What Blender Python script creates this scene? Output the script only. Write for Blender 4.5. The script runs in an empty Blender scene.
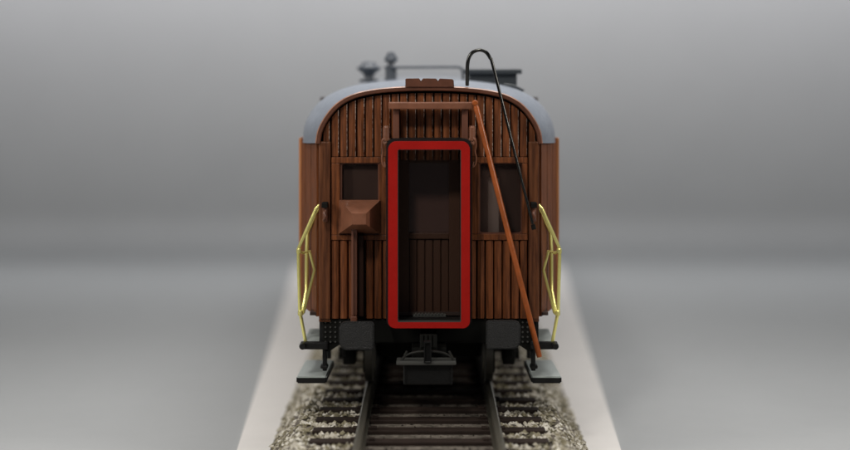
import bpy, bmesh, math, random
from mathutils import Vector, Matrix
R = math.radians
rnd = random.Random(7)
SC = bpy.context.scene
COL = SC.collection

# ------------------------------------------------------------------ camera
D = 15.0                      # camera distance to the coach's end wall
CAMZ = 3.90
cam_data = bpy.data.cameras.new("camera")
cam = bpy.data.objects.new("camera", cam_data); COL.objects.link(cam)
cam.location = (0, -D, CAMZ); cam.rotation_euler = (R(90), 0, 0)
cam_data.sensor_width = 36
cam_data.lens = 36 * D * 100 / 850
cam_data.shift_x = -4 / 850
cam_data.shift_y = (72 - 225) / 850
cam_data.clip_start = 0.1; cam_data.clip_end = 300
cam_data.dof.use_dof = True
cam_data.dof.focus_distance = D - 0.15
cam_data.dof.aperture_fstop = (cam_data.lens / 1000) / 0.38
SC.camera = cam

# ------------------------------------------------------------------ light
W = bpy.data.worlds.new("World"); SC.world = W; W.use_nodes = True
bg = W.node_tree.nodes["Background"]
bg.inputs[0].default_value = (0.80, 0.86, 0.95, 1); bg.inputs[1].default_value = 0.07

def lamp(name, loc, target, size, power, color=(1, 1, 1), size_y=None):
    l = bpy.data.lights.new(name, 'AREA'); l.energy = power; l.color = color
    l.shape = 'RECTANGLE'; l.size = size; l.size_y = size_y or size
    o = bpy.data.objects.new(name, l); COL.objects.link(o); o.location = loc
    o.rotation_euler = (Vector(target) - Vector(loc)).to_track_quat('-Z', 'Y').to_euler()
    return o
lamp("softbox_overhead", (0.3, 2.5, 11.0), (0, 0.6, 1.5), 9, 820, (1, .98, .95), 4)
lamp("softbox_side", (-9, -4.5, 7), (0, 0, 2.2), 1.2, 470, (1, .95, .88), 4)
lamp("softbox_side", (9, -3.5, 7), (0, 0, 2.2), 1.2, 400, (1, .95, .88), 4)
lamp("softbox_front", (-3.6, -10, 13), (0, 0, 2.2), 1.4, 700, (1, .96, .90), 1.4)
lamp("backdrop_fill", (1.5, 11, 9.8), (1.5, 18.3, 7.9), 34, 980, (1, .975, 1), 1).data.spread = R(98)  # unseen lamp added to grade the backdrop paler upward
lamp("table_fill", (1.5, 5, 13), (1, 5, 0), 26, 420, (.98, .99, 1), 7)  # unseen fill lamp added to brighten the table
lamp("table_fill", (1.5, 13.5, 10), (1.5, 13.5, 0), 32, 215, (.98, .985, 1), 2).data.spread = R(66)  # narrow unseen fill added to lift the floor near the backdrop

SC.view_settings.view_transform = 'Standard'
SC.view_settings.look = 'None'
SC.view_settings.exposure = 0.0
SC.view_settings.gamma = 1
SC.render.engine = 'CYCLES'
SC.cycles.use_denoising = True
SC.cycles.max_bounces = 8

# ------------------------------------------------------------------ helpers
def P(u, v, y=0.0):
    s = (D + y) / D
    return Vector(((u - 429) / 100 * s, y, CAMZ - (v - 72) / 100 * s))
def X(u): return (u - 429) / 100
def Z(v): return (462 - v) / 100

class MB:
    def __init__(s): s.bm = bmesh.new()
    def _faces(s, vs, faces, mi, smooth=False):
        bv = [s.bm.verts.new(v) for v in vs]
        for f in faces:
            try:
                q = s.bm.faces.new([bv[i] for i in f]); q.material_index = mi; q.smooth = smooth
            except ValueError: pass
        return bv
    def merge(s, tmp, mi=0, smooth=False):
        m = {}
        for v in tmp.verts: m[v] = s.bm.verts.new(v.co)
        for f in tmp.faces:
            q = s.bm.faces.new([m[v] for v in f.verts]); q.material_index = mi; q.smooth = smooth
        tmp.free()
    def box(s, a, b, bev=0.0, mi=0, rot=None, seg=2):
        t = bmesh.new()
        bmesh.ops.create_cube(t, size=1)
        c = [(a[i] + b[i]) / 2 for i in range(3)]; d = [abs(b[i] - a[i]) for i in range(3)]
        for v in t.verts: v.co = Vector((v.co.x * d[0], v.co.y * d[1], v.co.z * d[2]))
        if bev: bmesh.ops.bevel(t, geom=t.edges[:], offset=min(bev, min(d) * .45), segments=seg, affect='EDGES', profile=.6)
        for v in t.verts:
            if rot: v.co = rot @ v.co
            v.co += Vector(c)
        s.merge(t, mi)
    def prism(s, pts, y0, y1, mi=0, bev=0.0):          # outline in (x,z), extruded along y
        t = bmesh.new()
        f0 = t.faces.new([t.verts.new((p[0], y0, p[1])) for p in pts])
        r = bmesh.ops.extrude_face_region(t, geom=[f0])
        for e in r['geom']:
            if isinstance(e, bmesh.types.BMVert): e.co.y = y1
        bmesh.ops.recalc_face_normals(t, faces=t.faces[:])
        if bev:
            bmesh.ops.bevel(t, geom=[e for e in t.edges if all(abs(v.co.y - y0) < 1e-6 for v in e.verts)], offset=bev, segments=2, affect='EDGES')
        s.merge(t, mi)
    def ring(s, outer, inner, y0, y1, mi=0, mi_in=None, smooth=False):
        n = len(outer)
        vs = [(p[0], y0, p[1]) for p in outer] + [(p[0], y0, p[1]) for p in inner] + [(p[0], y1, p[1]) for p in outer] + [(p[0], y1, p[1]) for p in inner]
        bv = [s.bm.verts.new(v) for v in vs]
        for i in range(n):
            j = (i + 1) % n
            for k, q in enumerate(((i, j, n + j, n + i), (2 * n + i, 3 * n + i, 3 * n + j, 2 * n + j), (i, 2 * n + i, 2 * n + j, j), (n + i, n + j, 3 * n + j, 3 * n + i))):
                f = s.bm.faces.new([bv[a] for a in q]); f.material_index = mi if (k < 3 or mi_in is None) else mi_in
    def tube(s, pts, r, n=12, smooth=False, mi=0, cap=True, radii=None, flat=1.0):
        P_ = [Vector(p) for p in pts]
        if smooth:
            Q = []
            for i in range(len(P_) - 1):
                p0 = P_[max(i - 1, 0)]; p1 = P_[i]; p2 = P_[i + 1]; p3 = P_[min(i + 2, len(P_) - 1)]
                for k in range(8):
                    t = k / 8
                    Q.append(.5 * ((2 * p1) + (-p0 + p2) * t + (2 * p0 - 5 * p1 + 4 * p2 - p3) * t * t + (-p0 + 3 * p1 - 3 * p2 + p3) * t ** 3))
            P_ = Q + [P_[-1]]
        rings = []
        up = None
        for i, p in enumerate(P_):
            d = (P_[min(i + 1, len(P_) - 1)] - P_[max(i - 1, 0)]).normalized()
            if up is None:
                up = Vector((0, 1, 0)) if abs(d.y) < .9 else Vector((1, 0, 0))
            a = d.cross(up).normalized(); b = a.cross(d).normalized(); up = b
            rr = radii[i] if radii else r
            rings.append([s.bm.verts.new(p + a * rr * math.cos(2 * math.pi * k / n) + b * rr * flat * math.sin(2 * math.pi * k / n)) for k in range(n)])
        for A, B in zip(rings, rings[1:]):
            for k in range(n):
                f = s.bm.faces.new((A[k], A[(k + 1) % n], B[(k + 1) % n], B[k])); f.smooth = n > 6; f.material_index = mi
        if cap:
            for q in (rings[0][::-1], rings[-1]):
                f = s.bm.faces.new(q); f.material_index = mi
    def lathe(s, prof, c, axis='Z', n=28, mi=0):       # prof: (radius, height) list
        rings = []
        for r, h in prof:
            ring = []
            for k in range(n):
                a = 2 * math.pi * k / n; x, y = r * math.cos(a), r * math.sin(a)
                v = (x, y, h) if axis == 'Z' else ((x, h, y) if axis == 'Y' else (h, x, y))
                ring.append(s.bm.verts.new(Vector(c) + Vector(v)))
            rings.append(ring)
        for A, B in zip(rings, rings[1:]):
            for k in range(n):
                f = s.bm.faces.new((A[k], A[(k + 1) % n], B[(k + 1) % n], B[k])); f.smooth = True; f.material_index = mi
        for q in (rings[0][::-1], rings[-1]): s.bm.faces.new(q).material_index = mi
    def build(s, name, mats, parent=None, origin=None, sharp=True):
        bmesh.ops.recalc_face_normals(s.bm, faces=s.bm.faces[:])
        me = bpy.data.meshes.new(name)
        o = bpy.data.objects.new(name, me); COL.objects.link(o)
        s.bm.to_mesh(me); s.bm.free()
        for m in (mats if isinstance(mats, (list, tuple)) else [mats]): me.materials.append(m)
        if origin is not None:
            me.transform(Matrix.Translation(-Vector(origin))); o.location = origin
        if sharp and any(p.use_smooth for p in me.polygons):
            try: me.set_sharp_from_angle(angle=R(38))
            except Exception: pass
        if parent is not None:
            o.parent = parent
            par = Vector((0, 0, 0)); q = parent
            while q: par += Vector(q.location); q = q.parent
            o.location = Vector(o.location) - par
        return o
def tag(o, label, cat, group=None, kind=None):
    if label: o['label'] = label
    if cat: o['category'] = cat
    if group: o['group'] = group
    if kind: o['kind'] = kind
    return o
def empty(name, loc, parent=None):
    o = bpy.data.objects.new(name, None); COL.objects.link(o); o.location = loc; o.empty_display_size = .2
    if parent: o.parent = parent
    return o
def rrect(u0, v0, u1, v1, rads, y=0.0, n=6):
    """rounded rectangle outline (x,z); rads = tl, tr, br, bl in pixels of the drawing unit"""
    out = []
    cs = ((u0, v0, rads[0], 180), (u1, v0, rads[1], 270), (u1, v1, rads[2], 0), (u0, v1, rads[3], 90))
    for (cu, cv, r, a0) in cs:
        su = 1 if cu == u0 else -1; sv = 1 if cv == v0 else -1
        for k in range(n + 1):
            a = R(a0 + 90 * k / n)
            p = P(cu + su * r + r * math.cos(a), cv + sv * r + r * math.sin(a), y)
            out.append((p.x, p.z))
    return out

# ------------------------------------------------------------------ materials
def mat(name, col, rough=.5, metal=0.0, spec=.5, bump=0.0, bscale=60, var=0.0, vscale=8, vcol=None, stretch=(1, 1, 1), coat=0.0):
    m = bpy.data.materials.new(name); m.use_nodes = True
    nt = m.node_tree; b = nt.nodes["Principled BSDF"]
    b.inputs['Base Color'].default_value = (*col, 1); b.inputs['Roughness'].default_value = rough
    b.inputs['Metallic'].default_value = metal; b.inputs['Specular IOR Level'].default_value = spec
    b.inputs['Coat Weight'].default_value = coat
    tc = nt.nodes.new('ShaderNodeTexCoord'); mp = nt.nodes.new('ShaderNodeMapping'); mp.inputs['Scale'].default_value = stretch
    nt.links.new(tc.outputs['Object'], mp.inputs[0])
    if var or vcol:
        n = nt.nodes.new('ShaderNodeTexNoise'); n.inputs['Scale'].default_value = vscale; n.inputs['Detail'].default_value = 6; n.inputs['Roughness'].default_value = .65
        nt.links.new(mp.outputs[0], n.inputs['Vector'])
        cr = nt.nodes.new('ShaderNodeValToRGB'); cr.color_ramp.elements[0].position = .36; cr.color_ramp.elements[1].position = .64
        c2 = vcol or tuple(c * (1 - var) for c in col)
        cr.color_ramp.elements[0].color = (*c2, 1); cr.color_ramp.elements[1].color = (*col, 1)
        nt.links.new(n.outputs[0], cr.inputs[0]); nt.links.new(cr.outputs[0], b.inputs['Base Color'])
    if bump:
        n = nt.nodes.new('ShaderNodeTexNoise'); n.inputs['Scale'].default_value = bscale; n.inputs['Detail'].default_value = 4
        nt.links.new(mp.outputs[0], n.inputs['Vector'])
        bp = nt.nodes.new('ShaderNodeBump'); bp.inputs['Strength'].default_value = bump; bp.inputs['Distance'].default_value = .02
        nt.links.new(n.outputs[0], bp.inputs['Height']); nt.links.new(bp.outputs[0], b.inputs['Normal'])
        mr = nt.nodes.new('ShaderNodeMapRange'); mr.inputs['To Min'].default_value = max(rough - .1, .03); mr.inputs['To Max'].default_value = min(rough + .14, 1)
        nt.links.new(n.outputs[0], mr.inputs[0]); nt.links.new(mr.outputs[0], b.inputs['Roughness'])
    return m
def wood(name, light, dark, rough=.42, scale=22, bump=.35, spec=.5):
    m = mat(name, light, rough, spec=spec, vcol=dark, vscale=scale * 1.7, stretch=(1, 1, .07), bump=bump, bscale=scale * 2)
    return m
M_WOOD = wood('brown_planking', (.225, .070, .022), (.075, .023, .008), spec=.28)
M_WOOD2 = wood('brown_corner_wood', (.170, .060, .023), (.070, .023, .009), scale=18, spec=.28)
M_SIDE = wood('side_wood', (.21, .068, .023), (.10, .031, .010), scale=26, rough=.5, spec=.25)
M_BEAD = wood('corner_bead_side_lit', (.50, .21, .08), (.36, .14, .05), scale=14, rough=.4)  # orange brightened to paint side light on the outer edge
M_GROOVE = mat('dark_groove', (.004, .003, .002), .8, spec=.08)
M_BROWN = mat('brown_plastic', (.23, .090, .048), .38, bump=.12, bscale=40, var=.25, vscale=5)
M_BROWN_D = mat('brown_plastic_dark', (.14, .052, .029), .42, bump=.12, bscale=40)
M_RIM = mat('rim_brown', (.13, .048, .026), .36, bump=.1, bscale=30, var=.3, vscale=6)
M_ORANGE = mat('orange_brown_plastic', (.40, .098, .020), .30, bump=.15, bscale=22, var=.35, vscale=7)
M_RED = mat('red_plastic', (.38, .009, .006), .40, spec=.2, bump=.08, bscale=25, var=.12, vscale=4)
M_BLACK = mat('black_plastic', (.009, .009, .009), .36, spec=.3, bump=.25, bscale=70)
M_BLACK_R = mat('black_matt', (.006, .006, .005), .75, spec=.15)
M_BUFFER = mat('buffer_black', (.028, .028, .028), .42, spec=.35, bump=.5, bscale=90, var=.4, vscale=60)
M_ROD = mat('black_gloss_rod', (.07, .07, .066), .2, metal=1.0)
M_BRASS = mat('yellow_brass', (1.0, .93, .33), .24, metal=.65)
M_ROOF = mat('roof_grey', (.20, .225, .27), .36, bump=.08, bscale=20, var=.12, vscale=3)
M_VENT = mat('vent_grey', (.065, .075, .09), .40, bump=.1, bscale=30)
M_VENTD = mat('tank_dark_grey', (.030, .036, .042), .42, bump=.1, bscale=30)
M_STEP = mat('step_top_sheen', (.40, .44, .42), .30, bump=.15, bscale=40)  # pale grey stands in for light reflected off the step tops
M_STEEL = mat('rail_steel', (.38, .35, .28), .30, metal=.9, bump=.1, bscale=30)
M_WHEEL = mat('wheel_steel', (.10, .095, .085), .38, metal=.7)
M_SLEEPER = mat('sleeper_brown', (.034, .022, .017), .6, spec=.2, bump=.4, bscale=20, stretch=(.2, 1, 1), var=.4, vscale=14)
M_BED = mat('ballast_bed', (.20, .17, .14), .9, bump=.9, bscale=22, vcol=(.05, .042, .030), vscale=18)
M_DOOR = mat('inner_door', (.065, .030, .018), .40, spec=.25, bump=.1, bscale=30)
M_INT = mat('interior_dark', (.045, .026, .020), .6)
M_LIP = mat('pale_edge', (.34, .38, .36), .4)
def worn():
    m = mat('worn_plank_edge', (.5, .4, .33), .45)
    nt = m.node_tree; b = nt.nodes["Principled BSDF"]
    tc = nt.nodes.new('ShaderNodeTexCoord'); mp = nt.nodes.new('ShaderNodeMapping'); mp.inputs['Scale'].default_value = (9, 9, 14)
    n = nt.nodes.new('ShaderNodeTexNoise'); n.inputs['Scale'].default_value = 1.6; n.inputs['Detail'].default_value = 5; n.inputs['Roughness'].default_value = .75
    cr = nt.nodes.new('ShaderNodeValToRGB'); e = cr.color_ramp.elements
    e[0].position = .44; e[0].color = (.05, .018, .009, 1); e[1].position = .56; e[1].color = (.62, .52, .45, 1)
    nt.links.new(tc.outputs['Object'], mp.inputs[0]); nt.links.new(mp.outputs[0], n.inputs['Vector'])
    nt.links.new(n.outputs[0], cr.inputs[0]); nt.links.new(cr.outputs[0], b.inputs['Base Color'])
    return m
M_WORN = worn()
def glass(name, tint=(.9, .86, .84), amount=.7):
    m = bpy.data.materials.new(name); m.use_nodes = True; nt = m.node_tree; nt.nodes.clear()
    out = nt.nodes.new('ShaderNodeOutputMaterial'); mx = nt.nodes.new('ShaderNodeMixShader')
    tr = nt.nodes.new('ShaderNodeBsdfTransparent'); tr.inputs[0].default_value = (*tint, 1)
    pr = nt.nodes.new('ShaderNodeBsdfPrincipled'); pr.inputs['Base Color'].default_value = (.10, .062, .050, 1); pr.inputs['Roughness'].default_value = .14
    n = nt.nodes.new('ShaderNodeTexNoise'); n.inputs['Scale'].default_value = 1.5
    bp = nt.nodes.new('ShaderNodeBump'); bp.inputs['Strength'].default_value = .3; bp.inputs['Distance'].default_value = .1
    nt.links.new(n.outputs[0], bp.inputs['Height']); nt.links.new(bp.outputs[0], pr.inputs['Normal'])
    mx.inputs[0].default_value = 1 - amount
    nt.links.new(tr.outputs[0], mx.inputs[1]); nt.links.new(pr.outputs[0], mx.inputs[2]); nt.links.new(mx.outputs[0], out.inputs[0])
    return m
M_GLASS = glass('window_glass')
def stone_mat():
    m = mat('ballast_stones', (.3, .27, .22), .75)
    nt = m.node_tree; b = nt.nodes["Principled BSDF"]
    tc = nt.nodes.new('ShaderNodeTexCoord'); vo = nt.nodes.new('ShaderNodeTexVoronoi'); vo.inputs['Scale'].default_value = 16
    cr = nt.nodes.new('ShaderNodeValToRGB'); e = cr.color_ramp.elements
    e[0].position = 0; e[0].color = (.06, .055, .03, 1); e[1].position = 1; e[1].color = (.85, .82, .74, 1)
    for p, c in ((.35, (.24, .21, .13, 1)), (.6, (.50, .46, .38, 1))):
        q = e.new(p); q.color = c
    nt.links.new(tc.outputs['Object'], vo.inputs['Vector']); nt.links.new(vo.outputs['Color'], cr.inputs[0]); nt.links.new(cr.outputs[0], b.inputs['Base Color'])
    return m
M_STONE = stone_mat()
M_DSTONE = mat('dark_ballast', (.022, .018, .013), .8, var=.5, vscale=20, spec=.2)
M_TABLE = mat('grey_sheet', (.365, .375, .38), .62, bump=.03, bscale=3, var=.03, vscale=.6)
M_BOARD = mat('pale_board', (.78, .75, .72), .6, bump=.05, bscale=10, var=.05, vscale=1.5)

# ------------------------------------------------------------------ the setting: seamless sheet and board
m = MB()
prof = [(-16, 0), (17.5, 0)]
for k in range(1, 13):
    a = R(90 * k / 12); prof.append((17.5 + .8 * math.sin(a), .8 - .8 * math.cos(a)))
prof.append((18.3, 26))
NX = 2
rows = [[m.bm.verts.new((x, y, z)) for (y, z) in prof] for x in (-34, 34)]
for k in range(len(prof) - 1):
    f = m.bm.faces.new((rows[0][k], rows[1][k], rows[1][k + 1], rows[0][k + 1])); f.smooth = True
tag(m.build('backdrop', M_TABLE, sharp=False), 'seamless grey paper sweep behind and under the model', None, kind='structure')

m = MB()
def hw(y): return 2.05 + (y - 2.2) * .048
pts = [(-hw(-10), -10), (hw(-10), -10), (hw(15), 15), (-hw(15), 15)]
t = bmesh.new()
f0 = t.faces.new([t.verts.new((p[0], p[1], .012)) for p in pts])
r = bmesh.ops.extrude_face_region(t, geom=[f0])
for e in r['geom']:
    if isinstance(e, bmesh.types.BMVert): e.co.z = .05
m.merge(t)
tag(m.build('baseboard', M_BOARD), 'long pale board lying on the grey sheet under the ballasted track', 'board')

# ------------------------------------------------------------------ track
RAILZ = Z(405)               # rail head
SLZ = RAILZ - .12
track = tag(empty('railway_track', (0, 0, .05)), 'ballasted model railway track with steel rails under the brown coach', 'railway track')
m = MB()
m.prism([(-1.62, .052), (1.62, .052), (1.28, SLZ - .03), (-1.28, SLZ - .03)], -9.5, 13.2)
m.build('roadbed', M_BED, track)
# sleepers
sm = MB(); sm.box((-1.12, -.075, -.06), (1.12, .075, .0), .012); 
for sx in (-1, 1):
    for dx in (-.085, .085): sm.box((sx * .62 + dx - .03, -.04, -.002), (sx * .62 + dx + .03, .04, .02), .006)
sl = sm.build('sleeper', M_SLEEPER, track)
ys = [-8.9 + .44 * k for k in range(50)]
par = Vector(track.location)
for i, y in enumerate(ys):
    o = sl if i == 0 else sl.copy()
    if i: COL.objects.link(o); o.parent = track
    o.location = Vector((0, y, SLZ + .012)) - par
for sx in (-1, 1):
    m = MB(); c = sx * .64
    pf = [(-.055, 0), (.055, 0), (.055, .02), (.014, .03), (.014, .08), (.032, .09), (.032, .115), (.022, .12), (-.022, .12), (-.032, .115), (-.032, .09), (-.014, .08), (-.014, .03), (-.055, .02)]
    m.prism([(c + a, SLZ + .012 + b * .9) for a, b in pf], -9.5, 13.2)
    m.build('rail', M_STEEL, track)
# stones
m = MB()
verts, faces = [], []
octf = [(0, 2, 4), (2, 1, 4), (1, 3, 4), (3, 0, 4), (2, 0, 5), (1, 2, 5), (3, 1, 5), (0, 3, 5)]
def stone(x, y, z, s):
    b = len(verts)
    a = rnd.random() * 6.28; ca, sa = math.cos(a), math.sin(a)
    for d in ((1, 0, 0), (-1, 0, 0), (0, 1, 0), (0, -1, 0), (0, 0, 1), (0, 0, -1)):
        q = [c * s * rnd.uniform(.6, 1.15) + s * rnd.uniform(-.25, .25) for c in d]
        verts.append((x + q[0] * ca - q[1] * sa, y + q[0] * sa + q[1] * ca, z + q[2] * .8))
    faces.extend(tuple(i + b for i in f) for f in octf)
y = -5.0
count = 0
while count < 30000:
    count += 1
    y = -5 + 14 * rnd.random() ** 1.5
    x = rnd.uniform(-1.60, 1.60)
    if abs(abs(x) - .64) < .06: continue
    dy = min(abs(y - q) for q in ys)
    if dy < .07 and abs(x) < 1.1 : continue
    h = SLZ - .03 if abs(x) < 1.26 else SLZ - .03 - (abs(x) - 1.26) / .36 * (SLZ - .08)
    if abs(x) < .58: h -= .035
    stone(x, y, h + rnd.uniform(0, .02), rnd.uniform(.018, .040))
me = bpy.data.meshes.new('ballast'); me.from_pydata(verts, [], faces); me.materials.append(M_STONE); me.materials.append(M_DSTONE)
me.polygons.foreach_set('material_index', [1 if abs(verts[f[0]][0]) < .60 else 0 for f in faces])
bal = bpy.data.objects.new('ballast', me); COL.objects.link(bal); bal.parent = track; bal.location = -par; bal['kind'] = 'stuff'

# ------------------------------------------------------------------ the coach
coach = tag(empty('railway_coach', (0, 0, RAILZ)), 'brown plank-sided scale model railway coach with grey roof, seen end on, standing on ballasted track', 'model coach')
ARCH = [(315.5, 143), (317, 133), (320, 125), (324.5, 117), (330.5, 109), (338, 102), (348, 96), (361, 91.5), (380, 88.2), (405, 86.4), (429, 86)]
ARCH = ARCH + [(858 - u, v) for u, v in ARCH[-2::-1]]
def smooth_line(pts, n=6):
    V = [Vector(p) for p in pts]; out = []
    for i in range(len(V) - 1):
        p0 = V[max(i - 1, 0)]; p1 = V[i]; p2 = V[i + 1]; p3 = V[min(i + 2, len(V) - 1)]
        for k in range(n):
            t = k / n
            out.append(.5 * ((2 * p1) + (-p0 + p2) * t + (2 * p0 - 5 * p1 + 4 * p2 - p3) * t * t + (-p0 + 3 * p1 - 3 * p2 + p3) * t ** 3))
    return out + [V[-1]]
AR = smooth_line(ARCH)
def offset(line, d):
    out = []
    for i, p in enumerate(line):
        t = (line[min(i + 1, len(line) - 1)] - line[max(i - 1, 0)]).normalized()
        out.append(p + Vector((-t.y, t.x)) * d)
    return out
IN = offset(AR, 5.0)
def arch_v(u, line):
    for a, b in zip(line, line[1:]):
        if a.x <= u <= b.x: return a.y + (b.y - a.y) * (u - a.x) / max(b.x - a.x, 1e-6)
    return 143
# end wall: backing board with real openings, planks, window boards
PB = [331 + (528 - 331) / 23 * k for k in range(24)]
WL = (340, 163, 379, 235); WR = (479, 163, 522, 234); DO = (398, 150, 460, 320)
m = MB()
us = sorted(set([321, 325] + PB + [340, 379, 398, 460, 479, 522, 533, 537]))
BOT = 318.5
for a, b in zip(us, us[1:]):
    mid = (a + b) / 2
    cuts = [w for w in (WL, WR, DO) if w[0] < mid < w[2]]
    top = None
    segs = []
    if cuts: segs = [(None, cuts[0][1]), (cuts[0][3], BOT)]
    else: segs = [(None, BOT)]
    for (t0, t1) in segs:
        va, vb = (arch_v(a, IN) - 1, arch_v(b, IN) - 1) if t0 is None else (t0, t0)
        if t1 <= max(va, vb): continue
        m.prism([(X(a), Z(va)), (X(b), Z(vb)), (X(b), Z(t1)), (X(a), Z(t1))], .03, .09, 1)
def plank(u0, u1, top_fn, v1, y=0.0, wear=True):
    xs = [(u0 + .40, .024), (u0 + 1.1, y + .002), ((u0 + u1) / 2, y - .003), (u1 - 1.45, y + .002), (u1 - 1.0, y + .006), (u1 - .40, .024)]
    top = [m.bm.verts.new((X(u), yy, Z(top_fn(u)))) for u, yy in xs]
    bot = [m.bm.verts.new((X(u), yy, Z(v1))) for u, yy in xs]
    for k in range(5):
        f = m.bm.faces.new((top[k], top[k + 1], bot[k + 1], bot[k])); f.material_index = 2 if k == 3 and wear else 0
    m.bm.faces.new(bot); m.bm.faces.new(top[::-1])
for a, b in zip(PB, PB[1:]):
    mid = (a + b) / 2
    gang = 390 < mid < 468
    plank(a, b, lambda u: arch_v(u, IN) + 2.2, 160 if gang else 156.6)
    if not gang and not 356 < mid < 365: plank(a, b, lambda u: 240.6, BOT, wear=rnd.random() < .35)
# curved side pieces of planking beside the posts (above the posts)
for (a, b) in ((322.5, 330.4), (528.6, 536.2)):
    plank(a, b, lambda u: arch_v(u, IN) + 2.2, 141.5)
# window boards (flat wood round each end window)
def board(u0, v0, u1, v1, y0=-.012): m.box((X(u0), y0, Z(v1)), (X(u1), .031, Z(v0)), .006)
for (U0, U1, w) in ((331.4, 387.5, WL), (470.5, 527.6, WR)):
    board(U0, 157.2, U1, w[1]); board(U0, w[3], U1, 240)
    board(U0, w[1] + .2, w[0], w[3] - .2); board(w[2], w[1] + .2, U1, w[3] - .2)
end_wall = m.build('end_wall', [M_WOOD, M_GROOVE, M_WORN], coach)

for s, (a, b) in ((-1, (319, 330.6)), (1, (528.4, 539))):
    m = MB(); m.box((X(a), -.025, Z(BOT + .5)), (X(b), .10, Z(141.5)), .014)
    m.prism([(X(a) , Z(BOT + 3)), (X(b), Z(BOT + 3)), (X(b), Z(BOT + .6)), (X(a), Z(BOT + .6))], -.005, .10)
    post = m.build('corner_post', M_WOOD2, coach)
    # tail lamp bracket on the post
    c = 325.5 if s < 0 else 533
    m = MB()
    m.box((X(c - 2.2), -.10, Z(221)), (X(c + 2.6), -.02, Z(206)), .012)
    m.tube([(X(c - 1), -.12, Z(219)), (X(c + .6), -.15, Z(216)), (X(c - .6), -.15, Z(212)), (X(c + .8), -.12, Z(209))], .014, 8, True)
    br = m.build('lamp_bracket', M_BROWN_D, post)
    m = MB(); m.box((X(c - 2.9), -.16, Z(206.5)), (X(c + 2.9), -.02, Z(201.5)), .006); m.build('socket', M_BLACK_R, post)

# windows of the end wall
for w, key in ((WL, 0), (WR, 1)):
    m = MB()
    ins = 2.0 if key == 0 else 1.2
    m.ring(rrect(*w, (.5,) * 4, n=2), rrect(w[0] + ins, w[1] + 1, w[2] - 1, w[3] - 1, (2, 2, 2, 2), n=2), .012, .085)
    fr = m.build('window', M_BROWN_D, coach)
    m = MB(); m.box((X(w[0] + .4), .060, Z(w[3] - .4)), (X(w[2] - .4), .072, Z(w[1] + .4))); m.build('pane', M_GLASS, fr)
# interior partition behind the end windows and doors, then a pale strip imitating the right window's reflection
m = MB()
m.box((-1.2, 1.55, Z(316)), (1.2, 1.62, Z(100)), 0)
m.box((-1.2, .1, Z(317)), (1.2, 1.62, Z(314)), 0)
m.build('partition', M_INT, coach)

m = MB(); A0 = P(488, 236, .2); A1 = P(499, 178, .2); m.box((A0.x, .2, A0.z), (A1.x, .23, A1.z), .01); m.build('pane_reflection', mat('reflection_grey', (.8, .77, .74), .7), coach)  # pale strip added behind the glass to imitate its reflection
# roof rim
m = MB()
O2 = [(X(p.x), Z(p.y)) for p in AR]; I2 = [(X(p.x), Z(p.y)) for p in IN]
E2 = [(X(p.x), Z(p.y)) for p in offset(AR, 1.0)]; F2 = [(X(p.x), Z(p.y)) for p in offset(AR, 4.2)]
strips = [(O2, .03), (O2, -.045), (E2, -.060), (F2, -.060), (I2, -.045), (I2, .05)]
rows = [[m.bm.verts.new((p[0], y, p[1])) for p in L] for L, y in strips]
for A, B in zip(rows, rows[1:]):
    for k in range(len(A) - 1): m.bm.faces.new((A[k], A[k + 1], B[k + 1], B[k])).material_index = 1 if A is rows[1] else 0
for e in (0, -1): m.bm.faces.new([r_[e] for r_ in rows])
m.build('roof_rim', [M_RIM, mat('rim_edge_highlight', (.40, .20, .13), .35, var=.55, vscale=9)], coach)  # bevel strip painted paler as the rim's edge highlight
# notched crest on the rim
m = MB()
c = [(405.5, 87.5), (405.5, 79.3), (406.5, 78.6), (419, 78.4), (421, 81), (423.2, 78.4), (436, 78.6), (438, 81), (440, 78.6), (452, 79.2), (453.6, 80.3), (454, 87.5)]
m.prism([(X(a), Z(b)) for a, b in c], -.075, .10, bev=.008)
m.build('crest', M_RIM, coach)

# roof : loft from the rim to the full section
FULL = [(302.8, 142), (303.6, 131), (306.5, 120), (312, 110.5), (320, 101.5), (331, 94), (345, 88), (365, 83.5), (390, 80.6), (410, 79.7), (429, 79.4)]
FULL = FULL + [(858 - u, v) for u, v in FULL[-2::-1]]
FR = smooth_line(FULL)
YF = .90
sA = [P(p.x, p.y, 0) for p in offset(AR, .4)]
sC = [P(p.x, p.y, YF) for p in FR]
m = MB()
secs = []
for y, t in ((.02, 0), (.12, .22), (.3, .50), (.5, .74), (.7, .92), (.9, 1), (13, 1)):
    secs.append([m.bm.verts.new((a.x + (c_.x - a.x) * t, y, a.z + (c_.z - a.z) * t)) for a, c_ in zip(sA, sC)])
for A, B in zip(secs, secs[1:]):
    for k in range(len(A) - 1):
        f = m.bm.faces.new((A[k], A[k + 1], B[k + 1], B[k])); f.smooth = True
m.bm.faces.new(secs[-1])
roof = m.build('roof', M_ROOF, coach, sharp=False)
# rain strips
for s in (-1, 1):
    L = [c_ for c_ in sC if (c_.x * s) > 0]
    q = min(L, key=lambda p: abs(p.z - P(0, 127, YF).z))
    m = MB(); m.tube([(q.x - s * .20, .22, q.z - .10), (q.x - s * .03, .70, q.z), (q.x + s * .005, 1.2, q.z + .01), (q.x + s * .005, 12.9, q.z + .01)], .010, 6)
    m.build('rain_strip', M_ROOF, roof)

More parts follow.
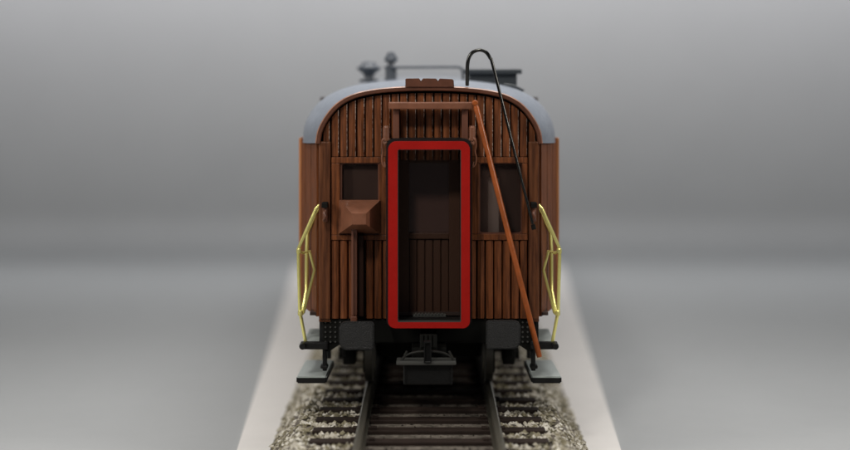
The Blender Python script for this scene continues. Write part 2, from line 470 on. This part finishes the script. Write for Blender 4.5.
# side walls
XF = abs(P(302.6, 200, YF).x); ZB = Z(318); ZT = Z(141.5)
for s in (-1, 1):
    m = MB()
    n = 3
    xa = abs(X(319)) ; ya = .09
    # tapered end section, boards with grooves
    for k in range(n):
        t0 = k / n + .012; t1 = (k + 1) / n - .012
        p0 = Vector((xa + (XF - xa) * t0, ya + (YF - ya) * t0)); p1 = Vector((xa + (XF - xa) * t1, ya + (YF - ya) * t1))
        nrm = Vector(((YF - ya), -(XF - xa))).normalized() * .03
        q = [p0, p0 + nrm, p1 + nrm, p1]
        lo = [m.bm.verts.new((s * a.x, a.y, ZB)) for a in q]; hi = [m.bm.verts.new((s * a.x, a.y, ZT)) for a in q]
        m.bm.faces.new(lo); m.bm.faces.new(hi)
        for i in range(4): m.bm.faces.new((lo[i], lo[(i + 1) % 4], hi[(i + 1) % 4], hi[i]))
    q = [Vector((xa - .03, ya)), Vector((xa, ya)), Vector((XF, YF)), Vector((XF - .06, YF))]
    lo = [m.bm.verts.new((s * a.x, a.y, ZB)) for a in q]; hi = [m.bm.verts.new((s * a.x, a.y, ZT)) for a in q]
    for i in range(4): m.bm.faces.new((lo[i], lo[(i + 1) % 4], hi[(i + 1) % 4], hi[i]))
    # long side wall
    m.box((s * (XF - .04), YF + .08, ZB), (s * (XF + .015), 13, ZT), 0)
    y = YF + .10
    while y < 12.9:
        m.box((s * (XF + .010), y, ZB + .01), (s * (XF + .030), y + .10, Z(242)), .006)
        y += .112
    sw = m.build('side_wall', M_SIDE, coach)
    m = MB(); m.box((s * (XF - .012), YF - .075, ZB + .02), (s * (XF + .034), YF + .08, ZT), .012); m.build('corner_bead', M_BEAD, sw)
    for k in range(7):
        y = 2.2 + k * 1.5
        m = MB()
        m.box((s * (XF + .012), y, Z(236)), (s * (XF + .045), y + 1.0, Z(160)), .01)
        wn = m.build('side_window', M_BROWN_D, sw)
        m = MB(); m.box((s * (XF + .030), y + .07, Z(230)), (s * (XF + .052), y + .93, Z(167)), .004); m.build('pane', M_DOOR, wn)
m = MB(); m.box((-XF + .03, 12.92, ZB), (XF - .03, 12.98, ZT)); m.build('far_end_wall', M_SIDE, coach)
m = MB(); m.box((-XF + .06, .95, ZB - .02), (XF - .06, 12.95, ZB + .04)); m.build('floor', M_BLACK_R, coach)

# gangway: bellows, red face frame, inner lip, door
YG = -.30
m = MB()
for k in range(5):
    y1 = YG + .02 + k * .06; g = 2.1 if k % 2 == 0 else -.6
    m.ring(rrect(388.2 - g, 141 - g, 469.8 + g, 327.5 + g * .2, (8, 8, 8, 8), YG), rrect(396.8, 148.8, 461.7, 322, (2, 2, 2, 2), YG), y1, y1 + .058)
bel = m.build('gangway_bellows', M_BLACK, coach)
m = MB()
m.ring(rrect(388.2, 141.3, 469.8, 327.6, (8, 8, 7, 7), YG), rrect(397.7, 149.3, 461.0, 321.6, (1.5, 1.5, 1.5, 1.5), YG), YG - .035, YG + .02)
gf = m.build('gangway_frame', M_RED, coach)
m = MB()
m.ring(rrect(397.5, 149.1, 461.2, 321.8, (1.6,) * 4, YG), rrect(398.3, 149.9, 460.4, 321.0, (1.2,) * 4, YG), YG - .030, YG + .05)
m.build('inner_lip', mat('lip_dark_green', (.05, .06, .055), .3), gf)
yd = .14
door = MB()
A = lambda u0, v0, u1, v1, y0, y1, mb, bev=.008, mi=0: mb.box((P(u0, 0, y0).x, y0, P(0, v1, y0).z), (P(u1, 0, y0).x, y1, P(0, v0, y0).z), bev, mi)
A(396, 148, 409, 322, yd, yd + .07, door); A(449, 148, 463, 322, yd, yd + .07, door)
A(409, 148, 449, 163, yd + .004, yd + .07, door); A(409, 233, 449, 239, yd - .006, yd + .07, door)
for k in range(5): A(409 + 8 * k + .5, 239.3, 409 + 8 * k + 7.5, 322, yd + .012, yd + .06, door)
A(409, 239, 449, 322, yd + .04, yd + .07, door, 0)
dr = door.build('end_door', M_DOOR, coach)
m = MB(); A(408.5, 162.5, 449.5, 233.5, yd + .03, yd + .04, m, 0); m.build('pane', mat('door_glass', (.070, .036, .028), .25), dr)
m = MB(); A(413, 314.6, 446, 318, yd - .10, yd - .02, m, .006)
for k in range(9): A(415 + 3.3 * k, 313.8, 416.6 + 3.3 * k, 314.8, yd - .11, yd - .03, m, .002)
m.build('threshold_plate', mat('threshold_grey', (.10, .10, .09), .35), dr)

# hanger beam above the gangway with its two uprights and hinges
m = MB()
m.box((X(389), -.20, Z(108.8)), (X(472.3), -.08, Z(101.8)), .012)
beam = m.build('gangway_beam', M_BROWN, coach)
for a in (393.4, 461.6):
    m = MB(); m.box((X(a), -.14, Z(141)), (X(a + 6), -.01, Z(108.6)), .01); m.build('upright', M_BROWN_D, beam)
for k in range(0):
    u = rnd.uniform(391, 470); w = rnd.uniform(.6, 2.2)
    m.box((X(u), -.203, Z(102.6)), (X(u + w), -.17, Z(101.5)), .002)
for s in (-1, 1):
    c = 429 + s * 42.5
    m = MB()
    m.lathe([(.020, -.07), (.036, -.06), (.036, .05), (.028, .06), (.026, .07)], (X(c), -.10, Z(132.5)), n=16)
    m.lathe([(.046, -.012), (.046, .012)], (X(c), -.10, Z(139)), n=16)
    h = m.build('hinge', M_BROWN, coach)
    m = MB()
    m.tube([(X(c + s * .5), -.12, Z(137)), (X(c + s * 3.4), -.14, Z(139.5)), (X(c + s * 4.0), -.13, Z(145)), (X(c + s * 3.2), -.12, Z(151)), (X(c + s * 4.0), -.12, Z(157)), (X(c + s * 3.4), -.12, Z(163)), (X(c + s * .8), -.12, Z(166)), (X(c + s * 1.6), -.12, Z(161))], .011, 8, True)
    m.tube([(X(c - s * 1), -.12, Z(140)), (X(c + s * .9), -.14, Z(143.5)), (X(c + s * 2.4), -.13, Z(141))], .013, 8, True)
    m.build('hook', M_BROWN, h)

# brake housing and column on the left
m = MB()
def pyr(y0, rect, y1, top):
    a = [P(rect[0], rect[1], 0), P(rect[2], rect[1], 0), P(rect[2], rect[3], 0), P(rect[0], rect[3], 0)]
    b = [P(top[0], top[1], y1), P(top[2], top[1], y1), P(top[2], top[3], y1), P(top[0], top[3], y1)]
    lo = [m.bm.verts.new((p.x, y0, p.z)) for p in a]; mid = [m.bm.verts.new((p.x, y0 - .05, p.z)) for p in a]
    hi = [m.bm.verts.new((p.x, y1, p.z)) for p in b]
    for A_, B_ in ((lo, mid), (mid, hi)):
        for i in range(4): m.bm.faces.new((A_[i], A_[(i + 1) % 4], B_[(i + 1) % 4], B_[i]))
    m.bm.faces.new(hi); m.bm.faces.new(lo)
pyr(.02, (339.2, 200, 380.3, 233.2), -.36, (352, 213.5, 366, 224.5))
hous = m.build('brake_housing', M_BROWN, coach)
m = MB(); m.box((X(352.2), -.18, Z(313)), (X(358.0), -.03, Z(226)), .012); m.box((X(353.6), -.195, Z(314)), (X(354.6), -.17, Z(230)), .003)
bc = m.build('brake_column', M_BROWN_D, coach)
m = MB(); m.box((X(358), -.10, Z(315)), (X(364.0), -.02, Z(234)), .01); m.build('dark_strip', mat('dark_strip_brown', (.030, .012, .007), .5, spec=.2), bc)  # dark brown strip filling the gap beside the column
m = MB(); m.box((X(351.5), -.20, Z(320)), (X(358), -.02, Z(313)), .012); m.build('foot', M_BROWN_D, bc)

# orange brown stay bar, black hooked rod
m = MB()
a = P(475.2, 103, -.22); b = P(539.5, 357, -.30)
m.tube([a, a + (b - a) * .02, b - (b - a) * .01, b], .026, 10, radii=[.016, .027, .027, .024])
m.lathe([(.020, -.03), (.030, -.02), (.030, .03), (.018, .04)], a + Vector((0, 0, -.0)), 'Y', 14)
m.build('stay_bar', M_ORANGE, coach)
m = MB()
pts = [P(467.2, 85.5, -.02), P(467.3, 76, -.05), P(467.6, 64, -.08), P(469.5, 56.5, -.09), P(473.6, 51.8, -.10), P(480, 50, -.11), P(486, 52.3, -.12), P(490, 58, -.13), P(493.5, 68, -.14), P(513, 146, -.19), P(532.6, 224, -.22)]
m.tube(pts, .0185, 12, True, radii=[.0185] * 48 + [.0185 - .005 * k / 32 for k in range(33)])
rod = m.build('hooked_rod', M_ROD, coach)
m = MB(); p = P(532.8, 224.5, -.22); m.tube([p, P(534, 229.5, -.22)], .022, 10); m.build('grip', M_BLACK_R, rod)

# roof fittings
def rz(u, y):                                   # roof height above this drawing column at depth y
    x = P(u, 0, y).x
    for A_, B_ in zip(sC, sC[1:]):
        if A_.x <= x <= B_.x: return A_.z + (B_.z - A_.z) * (x - A_.x) / max(B_.x - A_.x, 1e-6)
    return ZT
y = 2.3; k = (D + y) / D / 100
c = P(369, 79.5, y); m = MB()
m.lathe([(9.5 * k, -3 * k), (9.5 * k, .2 * k), (5 * k, .6 * k), (4.6 * k, 3 * k), (6.5 * k, 6 * k), (12 * k, 10.5 * k), (12.2 * k, 12 * k), (8 * k, 14 * k), (6.5 * k, 17 * k), (3 * k, 17.6 * k)], c, n=24)
m.build('roof_ventilator', M_VENT, roof)
y = 2.0; k = (D + y) / D / 100
c = P(391, 80, y); m = MB()
m.lathe([(7 * k, -3 * k), (7 * k, .5 * k), (5.6 * k, 1 * k), (5.6 * k, 11.5 * k), (7.0 * k, 12 * k), (7.0 * k, 13.5 * k), (3.5 * k, 14.5 * k), (3 * k, 17 * k), (5.5 * k, 18 * k), (6.8 * k, 20 * k), (6 * k, 23 * k), (4 * k, 25.5 * k), (3.5 * k, 27.5 * k), (1 * k, 28 * k)], c, n=24)
m.build('roof_chimney', M_VENT, roof)
m = MB(); y = 1.9
m.tube([P(392, 67.3, y), P(430, 67, y), P(455, 67, y), P(460, 67.8, y), P(462.5, 70.5, y), P(463, 75, y), P(463, 84, y)], .016, 10, True)
m.build('roof_pipe', M_VENT, roof)
y = 1.4
m = MB()
p0 = P(469.5, 90, y); p1 = P(517, 73.2, y); m.box((p0.x, y, p0.z), (p1.x, y + 1.1, p1.z), .015)
tk = m.build('water_tank', M_VENTD, roof)
m = MB(); p0 = P(464, 74, y - .06); p1 = P(522, 69.2, y - .06); m.box((p0.x, y - .06, p0.z), (p1.x, y + 1.2, p1.z), .012); m.build('lid', M_VENTD, tk)
m = MB(); m.tube([P(504, 85.5, 1.1), P(512, 86.6, 1.1), P(518, 88.8, 1.1), P(523.5, 91.5, 1.1)], .022, 8, True, flat=.6); m.build('tank_shadow', M_VENTD, tk)  # dark flattened tube standing in for the tank's shadow on the roof

# ---------------------------------------------------------------- underframe
m = MB()
m.box((X(322.5), .02, Z(343)), (X(537), .16, Z(319.2)), .01)
for s in (-1, 1):
    m.prism([(s * abs(X(323)), Z(343)), (s * abs(X(343)), Z(343)), (s * abs(X(329)), Z(352)), (s * abs(X(325)), Z(352))], .03, .12)
hs = m.build('headstock', M_BLACK_R, coach)
rivet0 = None; M_RIVET = mat('rivet_black', (.07, .07, .065), .3)
for s in (-1, 1):
    m = MB()
    for i in range(4):
        for j in range(5):
            pos = (s * (abs(X(325.5)) - .049 * i), .02, Z(322.6 + 4.9 * j))
            if rivet0 is None:
                m.lathe([(.010, .001), (.009, -.008), (.005, -.013)], pos, 'Y', 10)
                rivet0 = m.build('rivet', M_RIVET, hs, origin=pos)
            else:
                o = rivet0.copy(); COL.objects.link(o); o.parent = hs; o.location = pos; o.location -= Vector(coach.location) + Vector(hs.location)
m = MB()
for s in (-1, 1): m.box((s * .98, .2, Z(337)), (s * 1.06, 12.8, Z(319)), .01)
m.box((-.5, .16, Z(335)), (.5, 12.8, Z(320)), .01)
for yy in (3, 5.2, 7.4, 9.6): m.box((-1, yy, Z(334)), (1, yy + .1, Z(321)), .01)
m.build('underframe', M_BLACK_R, coach)
# buffers
for s in (-1, 1):
    if s < 0: u0, u1, v0, v1, rd = 339, 374, 322, 350.6, (7, 3.5, 4, 9)
    else: u0, u1, v0, v1, rd = 486.2, 520.8, 320.8, 349.6, (3.5, 7, 9, 4)
    yb = -.42
    m = MB(); out = rrect(u0, v0, u1, v1, rd, yb)
    m.prism(out[::-1], yb, yb + .05, bev=.014)
    bf = m.build('buffer', M_BUFFER, coach)
    c = P((u0 + u1) / 2, (v0 + v1) / 2, yb)
    m = MB(); m.lathe([(.055, .04), (.055, .24), (.085, .25), (.085, .46)], (c.x, yb, c.z), 'Y', 18); m.build('shank', M_BLACK, bf)
# coupler
yc = -.45
m = MB()
q = lambda u, v: P(u, v, yc)
m.box((q(403.5, 0).x, yc, q(0, 385).z), (q(452.5, 0).x, yc + .30, q(0, 364).z), .012)
m.box((q(404, 0).x, yc - .012, q(0, 384.5).z), (q(405.6, 0).x, yc + .02, q(0, 364).z), .003)
m.box((q(451, 0).x, yc - .012, q(0, 384.5).z), (q(452.6, 0).x, yc + .02, q(0, 364).z), .003)
cp = m.build('coupler', M_BLACK, coach)
m = MB(); m.box((q(396.5, 0).x, yc - .05, q(0, 364.2).z), (q(456, 0).x, yc + .16, q(0, 360.6).z), .008); m.build('cross_bar', mat('coupler_edge_highlight', (.07, .07, .065), .3), cp)  # bar coloured lighter to carry the coupler's edge highlight
m = MB()
m.tube([q(401, 361), q(404, 357), q(410, 353.6), q(418, 351.8), q(428, 351.2), q(438, 351.8), q(446, 353.8), q(452, 357.5), q(455, 361)], .011, 8, True)
for s in (-1, 1): m.tube([q(428 + s * 26, 361), q(428 + s * 21, 351)], .012, 6)
m.build('loop', mat('coupler_wire', (.06, .06, .055), .22, metal=.6), cp)
m = MB(); m.ring(rrect(423.8, 340.5, 431.4, 362, (.5,) * 4, yc, 1), rrect(425, 341.8, 430.2, 361, (.3,) * 4, yc, 1), yc - .06, yc + .02)
m.box((q(425, 0).x, yc - .03, q(0, 361).z), (q(430.2, 0).x, yc + .02, q(0, 342).z)); m.build('hook', M_BLACK, cp)
m = MB()
m.box((X(420), -.30, Z(346)), (X(437), .3, Z(329)), .02)
for k in range(4): m.lathe([(.018, -.06), (.018, .06)], (X(422 + 4.2 * k), -.32, Z(335)), n=10)
m.box((X(412), -.18, Z(360)), (X(446), .9, Z(344)), .02)
m.build('shaft', M_BLACK_R, cp)
# steps with hangers
for s in (-1, 1):
    L = lambda u: u if s < 0 else 858 - u
    # lower
    zt = P(0, 376.5, 0).z
    m = MB()
    t = bmesh.new()
    xo, xi = abs(X(296.3)), abs(X(326.5))
    pts = [(xo, 0), (xi, 0), (xi - .02, .88), (xo - .02, .88)]
    f0 = t.faces.new([t.verts.new((s * a_, b_, zt)) for a_, b_ in pts])
    r = bmesh.ops.extrude_face_region(t, geom=[f0])
    for e in r['geom']:
        if isinstance(e, bmesh.types.BMVert): e.co.z = zt - .07
    bmesh.ops.bevel(t, geom=t.edges[:], offset=.012, segments=2, affect='EDGES')
    m.merge(t)
    m.bm.normal_update()
    for f in m.bm.faces:
        c_ = f.calc_center_median()
        f.material_index = 0 if c_.z > zt - .02 else 1  # only the tops take the painted sheen
    ls = m.build('lower_step', [M_STEP, M_BLACK], coach)
    m = MB()
    m.box((s * abs(X(322)), .05, Z(372)), (s * abs(X(326.5)), .12, Z(336)), .010)
    m.build('hanger', M_BLACK, ls)
    m = MB(); m.box((s * abs(X(322)), .70, Z(372)), (s * abs(X(326.5)), .78, Z(330)), .010); m.build('hanger', M_BLACK, ls)
    m = MB(); m.box((s * abs(X(320)), .03, Z(369.5)), (s * abs(X(327.5)), .14, Z(366)), .012); m.build('clamp', M_BLACK, ls)
    # upper
    zt = P(0, 341.8, 0).z
    m = MB()
    m.box((s * abs(X(300.5)), -.02, zt - .075), (s * abs(X(328)), .05, zt), .014, 1)
    m.box((s * abs(X(303)), .05, zt - .04), (s * abs(X(326)), .80, zt - .004), .008, 0)
    us_ = m.build('upper_step', [M_STEP, M_BLACK], coach)
    m = MB(); m.lathe([(.028, -.04), (.034, -.02), (.034, .05), (.028, .06)], (s * abs(X(303)), -.04, zt - .035), 'Y', 14)
    m.build('bolt', M_BLACK, us_); m = MB()
    m.box((s * abs(X(319)), 0.05, zt - .03), (s * abs(X(327)), .14, Z(320)), .008)
    m.build('hanger', M_BLACK, us_)
    # brass handrail
    m = MB()
    def HP(u, v, y): 
        p = P(u, v, y); return Vector((p.x * (1 if s < 0 else -1), p.y, p.z))
    rr = .0178
    m.tube([HP(319.5, 205.5, .02), HP(316.5, 208, -.02), HP(298.7, 248, .0), HP(298.4, 256, .0), HP(299.8, 311, .02), HP(306, 344, .05)], rr, 10)
    hr = m.build('handrail', M_BRASS, coach)
    m = MB()
    m.tube([HP(319, 207, .05), HP(316, 213, .12), HP(307.6, 232, .35), HP(306.8, 252, .36), HP(306.6, 290, .36), HP(302, 314, .2)], rr * 1.15, 10)
    m.build('inner_rail', M_BRASS, hr)
    m = MB()
    m.tube([HP(299, 251, .0), HP(303, 253, .05), HP(309.5, 251, .1), HP(314.6, 270, .1), HP(303.5, 313, .04), HP(300, 312, .02)], rr * .85, 10)
    m.build('brace', M_BRASS, hr)
    m = MB()
    for (u, v) in ((298.9, 251), (300.4, 313)):
        m = MB(); m.lathe([(.014, -.03), (.026, -.02), (.026, .02), (.014, .03)], HP(u, v, 0.0), 'Z', 12)
        m.build('joint', M_BRASS, hr)

# bogies with wheels
def bogie(yc_):
    b = empty('bogie', Vector((0, yc_, RAILZ)) - Vector(coach.location), coach)
    return b
def bogie_parts(b, yc_):
    for s in (-1, 1):
        m = MB()
        m.box((s * .80, yc_ - 1.25, Z(372)), (s * .88, yc_ + 1.25, Z(357)), .01)
        for dy in (-.85, .85):
            m.box((s * .78, yc_ + dy - .16, Z(384)), (s * .92, yc_ + dy + .16, Z(352)), .02)
            m.lathe([(.06, 0), (.06, .05)], (s * .92 - (.05 if s < 0 else 0), yc_ + dy, Z(374)), 'X', 14)
        m.box((s * .82, yc_ - .3, Z(366)), (s * .90, yc_ + .3, Z(345)), .02)
        m.box((s * .66, yc_ - 1.35, Z(352)), (s * .76, yc_ - 1.25, Z(338)), .01)
        m.box((s * .58, yc_ - 1.12, Z(390)), (s * .70, yc_ - 1.04, Z(345)), .01)
        m.build('side_frame', M_BLACK_R, b)
    m = MB(); m.box((-.85, yc_ - .15, Z(362)), (.85, yc_ + .15, Z(346)), .02); m.box((-.8, yc_ - 1.30, Z(356)), (.8, yc_ - 1.2, Z(344)), .01)
    m.box((-.55, yc_ - 1.0, Z(376)), (.55, yc_ + 1.0, Z(345)), .02)
    m.build('bolster', M_BLACK_R, b)
    for dy in (-.85, .85):
        m = MB(); rw = .36; zc = RAILZ + rw
        m.tube([(-.84, yc_ + dy, zc), (.84, yc_ + dy, zc)], .035, 10)
        for s in (-1, 1):
            prof = [(.05, s * .56), (rw + .035, s * .56), (rw + .035, s * .585), (rw, s * .60), (rw - .006, s * .68), (rw - .06, s * .68), (rw - .08, s * .655), (.08, s * .645), (.05, s * .69)]
            m.lathe(prof, (0, yc_ + dy, zc), 'X', 40)
        m.build('wheelset', M_WHEEL, b)
for yy in (2.0, 10.9):
    b = bogie(yy); bogie_parts(b, yy)
